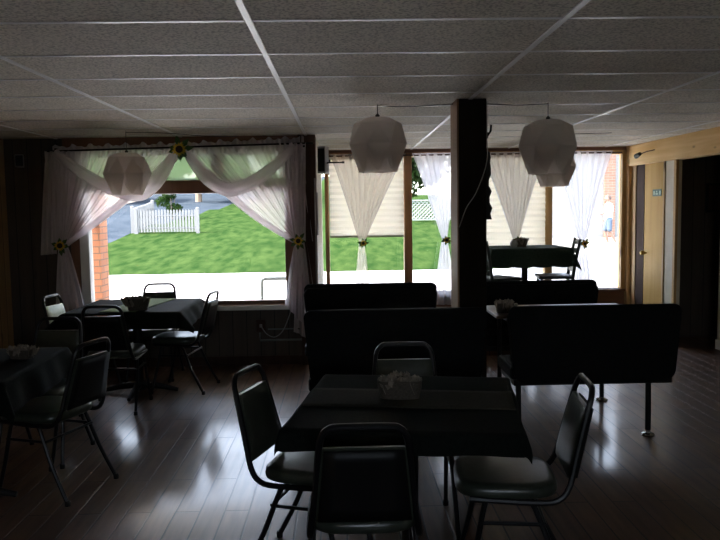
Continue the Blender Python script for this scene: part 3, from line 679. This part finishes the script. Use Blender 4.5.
# ================================================================== FURNITURE
def make_chair(loc, rz, label, group='padded stacking chairs'):
    r = empty('stacking_chair', loc, rz, label, 'chair', group)
    H = .85
    hoop = [(-.195, .17, .425), (-.195, -.08, .415), (-.19, -.17, .425), (-.182, -.215, .48), (-.165, -.245, .60), (-.150, -.285, .76), (-.140, -.30, .815), (-.115, -.308, .843), (-.08, -.31, .85)]
    pts = hoop+[(-x, y, z) for x, y, z in hoop[::-1]]
    MB().tube(smooth_path(pts, 3), .0125, 8).build('back_frame', M['tube'], r, smooth=True)
    # padded back
    def back(u, v_):
        z = lerp(.50, .775, v_); yc = lerp(-.222, -.287, v_); hw = lerp(.172, .142, v_); return hw, yc, z
    g = MB(); secs = []
    for j in range(9):
        v_ = j/8; hw, yc, z = back(0, v_); k = .55+.45*sin(pi*min(1, max(0, v_)))**.4 if 0 < v_ < 1 else .45
        ring = []
        for t in range(20):
            a = 2*pi*t/20; cx = cos(a); cy = sin(a); ring.append(g.bm.verts.new((hw*(abs(cx)**.35)*(1 if cx > 0 else -1), yc+.020*k*(abs(cy)**.6)*(1 if cy > 0 else -1), z)))
        secs.append(ring)
    for A, B_ in zip(secs, secs[1:]):
        for t in range(20): g.bm.faces.new((A[t], A[(t+1) % 20], B_[(t+1) % 20], B_[t]))
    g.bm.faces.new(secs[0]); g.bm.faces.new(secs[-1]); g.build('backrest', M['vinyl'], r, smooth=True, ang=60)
    g = MB()
    g.grid(lambda u, v_: (lerp(-1, 1, u)*back(0, v_)[0]*.93, back(0, v_)[1]-.021-.004*sin(pi*u), lerp(.505, .77, v_)), 6, 6)
    g.build('back_shade', M['black'], r, smooth=True, solid=-.004)  # black sheet standing for the shade on the rear of the backrest
    # padded seat
    g = MB(); secs = []
    for z, k in ((.425, .93), (.432, .985), (.448, 1.0), (.466, .985), (.477, .93), (.481, .80)):
        ring = []
        for t in range(32):
            a = 2*pi*t/32; cx, cy = cos(a), sin(a); ring.append(g.bm.verts.new((.2*k*(abs(cx)**.5)*(1 if cx > 0 else -1)*(1+.04*cy), .02+.205*k*(abs(cy)**.5)*(1 if cy > 0 else -1), z)))
        secs.append(ring)
    for A, B_ in zip(secs, secs[1:]):
        for t in range(32): g.bm.faces.new((A[t], A[(t+1) % 32], B_[(t+1) % 32], B_[t]))
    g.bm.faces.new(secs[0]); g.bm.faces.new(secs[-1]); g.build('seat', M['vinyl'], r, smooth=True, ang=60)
    for s in (-1, 1):
        for (y0, y1) in ((.10, .20), (-.06, -.26)):
            MB().tube(smooth_path([(s*.15, y0, .418), (s*.18, y0*1.02, .412), (s*.187, y0+(y1-y0)*.12, .39), (s*.198, y0+(y1-y0)*.5, .2), (s*.21, y1, .012)], 3), .0115, 8).build('leg', M['tube'], r, smooth=True)
            MB().lathe([(.015, 0), (.016, .02), (.012, .03)], 10, (s*.21, y1, 0)).build('foot_cap', M['black'], r)
        MB().tube([(s*.193, .135, .33), (s*.193, -.12, .33)], .008, 6).build('side_stretcher', M['tube'], r, smooth=True)
    MB().tube([(-.193, -.12, .33), (.193, -.12, .33)], .008, 6).build('cross_stretcher', M['tube'], r, smooth=True)
    return r
proto = make_chair((-.14, 3.15, 0), R(-108), 'padded metal chair facing right at the left side of the nearest table', 'chairs around the dining tables')
def chair(x, y, a, lb, z=0):
    c = copy_tree(proto); c.location = (x, y, z); c.rotation_euler = (0, 0, R(a)); c['label'] = lb; return c
chair(.06, 2.67, 0, 'chair with its back to the camera at the front of the nearest table')
chair(.67, 2.96, 83, 'padded metal chair facing left at the right side of the nearest table')
chair(.31, 3.50, 180, 'chair tucked in at the far side of the nearest table, facing the camera')
chair(-1.82, 5.88, 0, 'chair with its back to the camera at the big-window table')
chair(-1.43, 6.46, 82, 'chair with a sky-lit pale seat at the right side of the big-window table')
chair(-1.79, 6.93, 180, 'chair standing against the big window behind its table, hoop seen against the gravel')
c = chair(-2.19, 6.30, -97, 'chair with its backrest coloured pale as lit, left of the big-window table')
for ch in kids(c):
    if ch.name.startswith('backrest'): ch.data = ch.data.copy(); ch.data.materials[0] = M['vinyl_lit']; ch['label'] = 'pale green backrest'
chair(-1.665, 4.15, 71, 'chair facing left at the right side of the leftmost near table')
chair(-1.93, 4.67, 176, 'chair on the far side of the leftmost near table, below the pale lit backrest')

def cloth_mb(hx, hy, ov, z, seed=0, flare=.10, scallop=0):
    rnd = random.Random(seed); ph = [rnd.uniform(0, 6) for _ in range(4)]; n = 72
    def fn(u, v_):
        s = lerp(-hx-ov, hx+ov, u); t = lerp(-hy-ov, hy+ov, v_)
        ox = max(0, abs(s)-hx); oy = max(0, abs(t)-hy); d_ = math.hypot(ox, oy)
        x = max(-hx, min(hx, s)); y = max(-hy, min(hy, t))
        if d_ <= 0: return (x, y, z+.0015*noise.noise(Vector((s*6, t*6, seed))))
        sx = 1 if s > 0 else -1; sy = 1 if t > 0 else -1; ux = ox/d_*sx; uy = oy/d_*sy
        run = s if oy > ox else t; corner = 2*ox*oy/(d_*d_)
        w = .009*sin(run*11+ph[0])+.006*sin(run*23+ph[1])
        out = .008+flare*d_*(1+.9*corner)+w*min(1, d_/.06)*(1-corner*.6)
        drop = d_*(.985-.12*corner)-.004
        if scallop: drop += scallop*abs(sin(run*14))*min(1, d_/ov)
        return (x+ux*out, y+uy*out, z-max(0, drop))
    return MB().grid(fn, n, n)
def table(x, y, rz, hx, hy, ov, zt, z0, tl, cl, seed, clothmat='cloth', scallop=0, flare=.1, tgroup='cloth-covered dining tables'):
    t = empty('dining_table', (x, y, z0), R(rz), tl, 'table', tgroup)
    MB().box((-hx, -hy, zt-.035), (hx, hy, zt-.006)).build('tabletop', M['pillar'], t, bevel=.004)
    MB().lathe([(.045, .06), (.038, .09), (.038, zt-.06), (.06, zt-.05), (.16, zt-.036)], 20).build('pedestal', M['black'], t, smooth=True)
    g = MB()
    for k in range(4):
        a = pi/2*k; c, s = cos(a), sin(a); g.tube([(c*.02, s*.02, .075), (c*.18, s*.18, .055), (c*.33, s*.33, .022)], [.034, .026, .016], 8)
    g.lathe([(.05, .03), (.055, .07), (.045, .09)], 16)
    g.build('base', M['black'], t, smooth=True)
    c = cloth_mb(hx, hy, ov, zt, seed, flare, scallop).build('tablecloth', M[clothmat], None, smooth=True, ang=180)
    c.location = (x, y, z0); c.rotation_euler.z = R(rz); tag(c, cl, 'tablecloth', 'tablecloths'); return t
table(.27, 3.07, -9, .44, .45, .085, .75, 0, 'square pedestal dining table nearest the camera, under a dark cloth', 'dark tablecloth on the nearest table, corners hanging down', 1, flare=.12)
table(-1.77, 6.33, 0, .46, .45, .13, .76, 0, 'square pedestal table in front of the big left window, under a dark cloth', 'dark tablecloth on the table in front of the big window', 2, flare=.55)
table(-2.14, 3.98, 2, .48, .46, .16, .75, 0, 'square pedestal table cut off by the left edge, under a dark cloth', 'dark tablecloth on the table cut off at the left edge', 3, flare=.2)
table(2.10, 8.47, 0, .44, .34, .21, .79, PL, 'table on the raised alcove floor in front of the right blind', 'dark green tablecloth with a scalloped hem on the raised alcove table', 4, 'cloth_green', .012, .2)

def runner(x, y, rz, w, l, z, lb, mt='runner', droop=.0, gx=0):
    def fn(u, v_): return ((u-.5)*w, (v_-.5)*l, .0012*noise.noise(Vector((u*3, v_*9, x))))
    o = MB().grid(fn, 8, 30).build('table_runner', M[mt], None, smooth=True, solid=.0015); o.location = (x, y, z); o.rotation_euler.z = R(rz)
    tag(o, lb, 'table runner')
runner(.27, 3.07, 81, .30, .87, .7545, 'tan runner across the dark cloth of the nearest table', 'runner_tan')
runner(-1.74, 6.33, -9, .30, .88, .7645, 'green runner lying on the cloth of the big-window table')

def centerpiece(x, y, z, w, d, h, lb, seed, kind=0):
    rnd = random.Random(seed); r = empty('condiment_basket', (x, y, z), R(rnd.uniform(-8, 8)), lb, 'basket', 'small baskets on the tables')
    g = MB(); secs = []
    for zz, k in ((0, .88), (.01, .9), (h*.5, .97), (h, 1.0), (h, .93), (h*.3, .88)):
        ring = []
        for t in range(28):
            a = 2*pi*t/28; cx, cy = cos(a), sin(a); ring.append(g.bm.verts.new((w/2*k*(abs(cx)**.5)*(1 if cx > 0 else -1), d/2*k*(abs(cy)**.5)*(1 if cy > 0 else -1), zz)))
        secs.append(ring)
    for A, B_ in zip(secs, secs[1:]):
        for t in range(28): g.bm.faces.new((A[t], A[(t+1) % 28], B_[(t+1) % 28], B_[t]))
    g.bm.faces.new(secs[0]); g.bm.faces.new(secs[-1]); g.build('basket_body', M['basket'], r, smooth=True)
    g = MB()
    for k in range(46):
        a = rnd.uniform(0, 2*pi); rr = rnd.uniform(.3, .9)**.6; px, py = cos(a)*rr*w*.44, sin(a)*rr*d*.42
        s = rnd.uniform(.012, .02); e_ = Euler((rnd.uniform(-.5, .5), rnd.uniform(-.5, .5), rnd.uniform(0, 3))).to_matrix(); zt = h+rnd.uniform(.004, .024)
        q = [g.bm.verts.new(Vector((px, py, 0))+e_@Vector(c)+Vector((0, 0, 0))) for c in ((-s, 0, h*.4), (s, 0, h*.4), (s, .002, zt), (s*.3, .005, zt+.008), (-s*.4, -.004, zt-.004), (-s, 0, zt))]
        g.bm.faces.new(q)
    o = g.build('ruffled_packets', M['paper'], r, solid=.0015, recalc=False); o['kind'] = 'stuff'
    return r
centerpiece(.235, 3.10, .7565, .19, .12, .075, 'small basket with ruffled contents on the nearest table', 1)
centerpiece(-1.66, 5.98, .7665, .17, .11, .095, 'small basket with ruffled contents on the green runner by the big window', 2)
centerpiece(-1.80, 4.13, .7525, .13, .09, .05, 'low pale-rimmed basket on the table cut off at the left edge', 3)
centerpiece(2.05, 8.42, 1.0915, .12, .10, .085, 'small basket on the raised alcove table', 4)
# small rounded jar beside the alcove basket
o = MB().lathe([(0, 0), (.03, .001), (.04, .02), (.042, .05), (.03, .07), (.025, .08), (0, .082)], 20).build('jar', M['grey'], None, smooth=True); o.location = (1.945, 8.355, 1.0915); tag(o, 'small rounded jar left of the basket on the raised alcove table', 'jar')

# booths
def bench(x0, x1, yb, face, ztop, zbot, lb, legx=None):
    """face=+1: sitter looks to +Y (back panel on the near side)"""
    W = x1-x0; r = empty('booth_bench', ((x0+x1)/2, yb, 0), 0 if face > 0 else pi, lb, 'bench', 'black booth benches')
    hw = W/2; cr_ = .05
    def rounded(z0, z1, rt_, rb, ins):
        P = []
        for cx, cz, a0, rr in ((hw-rt_, z1-rt_, 0, rt_), (-hw+rt_, z1-rt_, 90, rt_), (-hw+rb+ins, z0+rb, 180, rb), (hw-rb-ins, z0+rb, 270, rb)):
            for k in range(7):
                a = R(a0+15*k); P.append((cx+rr*cos(a), cz+rr*sin(a)))
        return P
    MB().prism(rounded(zbot, ztop, .05, .09, .03), 0, .035).build('back_panel', M['booth'], r, smooth=True, bevel=.008)
    MB().prism(rounded(.50, ztop-.03, .06, .03, .03), .036, .085).build('back_cushion', M['booth'], r, smooth=True, bevel=.012)
    MB().box((-hw+.02, .036, .40), (hw-.02, .47, .49)).build('seat', M['booth'], r, bevel=.02)
    MB().box((-hw+.04, .04, .36), (hw-.04, .45, .398)).build('seat_frame', M['black'], r, bevel=.004)
    for lx in (legx or (-hw+.1, hw-.1)):
        lx = lx if face > 0 else -lx
        o = MB().tube([(lx, .06, .37), (lx, .05, .04)], .019, 10).build('leg', M['black'], r, smooth=True)
        MB().tube([(lx, .07, .05), (lx, .40, .05)], .014, 8).tube([(lx, .40, .05), (lx, .40, .37)], .014, 8).build('leg', M['black'], r, smooth=True) if False else None
        MB().lathe([(.042, 0), (.045, .006), (.040, .014), (.014, .022), (.014, .045)], 16, (lx, .05, 0)).build('glide', M['chrome'], o, smooth=True)
    return r
bench(-.25, .90, 4.57, 1, .93, .44, 'black booth bench in the foreground, left of the post, back panel to the camera')
bench(1.09, 2.24, 4.80, 1, .90, .38, 'black booth bench in the foreground, right of the post, on a visible leg', (-.50, .38))
bench(-.33, .79, 6.22, -1, .93, .44, 'black booth bench farther back, left of the post')
bench(1.13, 2.25, 6.50, -1, .90, .38, 'black booth bench farther back, right of the post, below the raised table', (-.50, .36))
t = empty('booth_table', (1.72, 5.64, 0), 0, 'narrow brown-topped booth table between the two right benches', 'table')
MB().box((-.60, -.29, .735), (.50, .29, .76)).build('tabletop', wood('brown_tabletop', (.16, .09, .05), (.22, .13, .07), 'x', .35, False), t, bevel=.008)
for x in (-.49, .33):
    o = MB().tube([(x, .12, .735), (x, .12, .03)], .018, 10).build('leg', M['black'], t, smooth=True)
    MB().lathe([(.045, 0), (.048, .008), (.04, .016), (.016, .026), (.016, .05)], 16, (x, .12, 0)).build('glide', M['chrome'], o, smooth=True)
    MB().box((x-.02, -.24, .705), (x+.02, .26, .7345)).build('cross_bar', M['black'], t)
centerpiece(1.20, 5.50, .761, .10, .09, .075, 'small basket on the left end of the booth table, beside the post', 5)
g = MB().lathe([(.022, 0), (.022, .05), (.018, .06), (.012, .075), (0, .078)], 16); o = g.build('shaker', M['chrome'], None, smooth=True); o.location = (1.285, 5.45, .7605)
tag(o, 'small shaker standing right of the booth-table basket', 'shaker')

# ladder-back chair on the alcove platform, seat on both sides of the table
def ladder(x, y, rz, lb):
    r = empty('ladder_back_chair', (x, y, PL), R(rz), lb, 'chair', 'wooden chairs at the raised table')
    for s in (-1, 1):
        MB().tube([(s*.17, -.16, 0), (s*.17, -.17, .44), (s*.17, -.20, .65), (s*.175, -.25, .88)], [.016, .02, .019, .016], 8).build('back_post', M['green_wood'], r, smooth=True)
        MB().tube([(s*.17, .18, 0), (s*.17, .17, .43)], [.015, .02], 8).build('leg', M['green_wood'], r, smooth=True)
        MB().tube([(s*.17, -.16, .2), (s*.17, .17, .2)], .011, 6).build('side_stretcher', M['green_wood'], r)
    for z, yy in ((.83, -.238), (.73, -.22), (.62, -.197), (.52, -.182)):
        MB().grid(lambda u, v_: (lerp(-.17, .17, u), yy-.02*sin(pi*u), z+lerp(-.028, .028, v_)+.012*sin(pi*u)), 10, 1).build('back_slat', M['green_wood'], r, solid=.012)
    MB().tube([(-.17, .175, .25), (.17, .175, .25)], .011, 6).build('cross_stretcher', M['green_wood'], r)
    MB().prism([(-.2, -.18), (.2, -.18), (.22, .21), (-.22, .21)], .43, .465, 'xy').build('seat', M['green_wood'], r, bevel=.01)
    return r
M['green_wood'] = noisy('dark_green_wood', (.03, .045, .035), (.045, .06, .05), 12, .5)
ladder(2.44, 8.42, 82, 'dark ladder-back chair at the right end of the raised alcove table')
ladder(1.72, 8.28, -65, 'dark ladder-back chair at the left end of the raised table, half hidden by the post')

# ================================================================== LAMPS
def lamp(x, y, ztop, rz, lb, wire, wdir):
    r = empty('pendant_lamp', (x, y, ztop), R(rz), lb, 'lamp', 'faceted white pendant lamps')
    n = 8; prof = [(.090, 0, 0), (.168, -.040, .5), (.214, -.185, 0), (.134, -.375, .5)]; g = MB(); rings = []
    for rr, z, off in prof: rings.append([g.bm.verts.new((rr*cos(2*pi*(k+off)/n), rr*sin(2*pi*(k+off)/n), z)) for k in range(n)])
    for q, (A, B_) in enumerate(zip(rings, rings[1:])):
        for k in range(n):
            if q % 2 == 0: g.bm.faces.new((A[k], A[(k+1) % n], B_[k])); g.bm.faces.new((A[(k+1) % n], B_[(k+1) % n], B_[k]))
            else: g.bm.faces.new((A[k], A[(k+1) % n], B_[(k+1) % n])); g.bm.faces.new((A[k], B_[(k+1) % n], B_[k]))
    g.bm.faces.new(rings[0])
    g.build('shade', M['shade'], r, solid=.0015)
    for k in range(n):       # curved interlocking leaves over the facets
        a = 2*pi*(k+.5)/n
        def fn(u, v_, a=a):
            t = v_; w = .74*sin(pi*t)**.6+.01; aa = a+(u-.5)*w+.10*sin(2*pi*t)
            z = lerp(-.10, -.374, t)
            rr = lerp(.165, .200, (z+.045)/(-.14)) if z > -.185 else lerp(.200, .136, (z+.185)/(-.19))
            rr = rr*lerp(1, cos(pi/8)/cos(((aa-a+pi/8) % (pi/4))-pi/8), .5)*.99+.004
            return (rr*cos(aa), rr*sin(aa), z)
        MB().grid(fn, 6, 14).build('leaf_panel', M['shade'], r, smooth=True, ang=180, solid=.001)
    MB().tube([(0, 0, -.15), (0, 0, CZ-ztop-.004)], .003, 6).lathe([(.012, 0), (.016, .02), (.006, .03)], 12, (0, 0, 0)).build('cord', M['cord'], r)
    c = MB().tube(smooth_path(wire, 5), .0035, 6).build('ceiling_wire', M['cord'], r); c.location = (0, 0, 0)
    c.matrix_parent_inverse = Matrix.Identity(4)
    # wire given in world space relative to the lamp foot
    c.rotation_euler.z = -R(rz)
    return r
def wv(x, y, zt, P): return [(a-x, b_-y, c_-zt) for a, b_, c_ in P]
Zc = CZ-.012
P = (-1.935, 6.8, 2.085); lamp(*P, 10, 'faceted white pendant lamp hanging at left in front of the big window', wv(*P, [(-1.935, 6.8, Zc), (-1.6, 6.9, Zc), (-1.3, 7.1, Zc-.01), (-1.0, 7.3, Zc)]), 0)
P = (.26, 5.24, 2.185); lamp(*P, 22, 'faceted white pendant lamp hanging left of the dark post', wv(*P, [(.26, 5.24, Zc), (.45, 5.22, Zc-.012), (.65, 5.2, Zc-.006), (.79, 5.2, Zc)]), 0)
P = (1.46, 5.24, 2.155); lamp(*P, 5, 'faceted white pendant lamp hanging right of the dark post, the nearer of two overlapping', wv(*P, [(1.46, 5.24, Zc), (1.25, 5.22, Zc-.01), (1.1, 5.2, Zc-.006), (.99, 5.2, Zc)]), 0)
P = (2.10, 7.3, 2.12); lamp(*P, 15, 'faceted white pendant lamp farther back, partly hidden by the lamp right of the post', wv(*P, [(2.10, 7.3, Zc), (2.3, 7.4, Zc-.005), (2.7, 7.4, Zc)]), 0)

# ================================================================== SMALL THINGS ON THE WALLS
def speaker(loc, rz, lb, sx=.09, sz=.17):
    r = empty('wall_speaker', loc, rz, lb, 'speaker')
    MB().prism([(-sx/2, -.06), (sx/2, -.06), (sx*.35, .05), (-sx*.35, .05)], -sz/2, sz/2, 'xy').build('speaker_body', M['grey'], r, bevel=.006)
    MB().box((-sx*.42, -.064, -sz*.42), (sx*.42, -.060, sz*.42)).build('grille', M['black'], r)
    MB().box((-.01, .05, -.01), (.01, .12, .01)).build('bracket', M['black'], r); return r
speaker((-3.09, 7.27, 2.06), R(15), 'small pale wall speaker up on the dark wall, left of the big window', .08, .12)
speaker((-.165, 7.26, 2.03), R(-25), 'small grey speaker on a black bracket beside the alcove entrance', .085, .26)
o = MB().tube([(-.15, 7.36, 2.0), (-.13, 7.2, 2.0), (-.11, 7.16, 2.0), (.02, 7.16, 2.0)], .008, 8).lathe([(.014, 0), (.014, .02)], 10, (.02, 7.16, 1.99)).build('rod_bracket', M['black'], None, smooth=True)
tag(o, 'short black rod sticking out beside the grey speaker at the alcove corner', 'rod')
o = MB().tube([(-.262, 7.33, .25), (-.262, 7.33, 1.86)], .007, 6).tube([(-.24, 7.33, 1.3), (-.24, 7.33, 1.72)], .008, 6).build('wall_cable', M['cord_w'], None); tag(o, 'thin pale cable running down the dark trim beside the right curtain', 'cable')
# outlet with cable and pipes below the big window
o = empty('outlet_box', (-.83, YF-.03, .40), 0, 'small outlet box with a drooping cable on the wall below the big window', 'outlet')
MB().box((-.045, 0, -.06), (.045, .029, .06)).build('box', M['darktrim'], o, bevel=.004)
MB().tube(smooth_path([(.0, -.01, .0), (.06, -.03, -.08), (.14, -.04, -.11), (.22, -.035, -.05), (.28, -.03, .08), (.31, -.02, .17)]), .005, 6).build('cable', M['grey'], o, smooth=True)
MB().box((-.012, -.02, -.015), (.012, 0, .015)).build('plug', M['grey'], o)
o = MB().tube([(-.84, YF-.04, .33), (-.84, YF-.04, .255), (-.28, YF-.04, .255)], .010, 8).tube([(-.76, YF-.04, .365), (-.28, YF-.04, .365)], .007, 8).build('wall_pipe', M['greymetal'], None, smooth=True)
tag(o, 'pair of thin horizontal pipes low on the wall right of the outlet', 'pipe')
# door sign
o = empty('door_sign', (XR+.014, 8.43, 1.685), 0, 'small green rectangular sign with pale marks on the yellow door', 'sign')
MB().box((-.006, -.115, -.04), (0, .115, .04)).build('sign_plate', M['sign'], o)
MB().box((-.008, -.10, -.022), (-.006, -.07, .022)).box((-.008, -.03, -.022), (-.006, .03, -.002)).box((-.008, -.01, .004), (-.006, .015, .024)).box((-.008, .05, -.022), (-.006, .095, .022)).build('sign_marks', M['sign_w'], o)
# camera on the pine beam
o = empty('wall_camera', (XR-.03, 8.72, 2.135), 0, 'small dark camera on an arm fixed to the pine beam near the corner', 'camera')
MB().tube([(.008, -.28, .04), (-.03, -.16, .03), (-.05, .0, .01)], .006, 6).build('arm', M['darktrim'], o)
MB().tube([(-.06, -.03, .012), (-.06, .08, -.008)], [.022, .03], 12).build('camera_body', M['black'], o, smooth=True)
# picture in the passage
o = empty('picture_frame', (4.36, 8.49, 1.62), 0, 'dark picture on the wall of the unlit passage', 'picture')
MB().box((-.16, -.02, -.17), (.16, 0, .17)).build('frame', M['black'], o, bevel=.004); MB().box((-.13, -.024, -.14), (.13, -.020, .14)).build('picture', M['darktrim'], o)
# little dried plant on the alcove sill
o = empty('sill_plant', (-.10, 9.15, PL+.0), 0, 'small dark dried plant standing at the left end of the alcove', 'plant')
MB().lathe([(.045, 0), (.06, .12), (.066, .22), (.056, .22), (.05, .2)], 16).build('pot', M['darktrim'], o, smooth=True)
g = MB(); rnd = random.Random(4)
for k in range(34):
    a = rnd.uniform(0, 6.3); L_ = rnd.uniform(.06, .13); rr = rnd.uniform(.01, .07)
    g.tube([(0, 0, .18), (cos(a)*rr, sin(a)*rr*.6, .2+L_*.6), (cos(a)*rr*1.3, sin(a)*rr, .2+L_)], [.004, .006, .009], 5)
g.build('stems', M['header'], o)
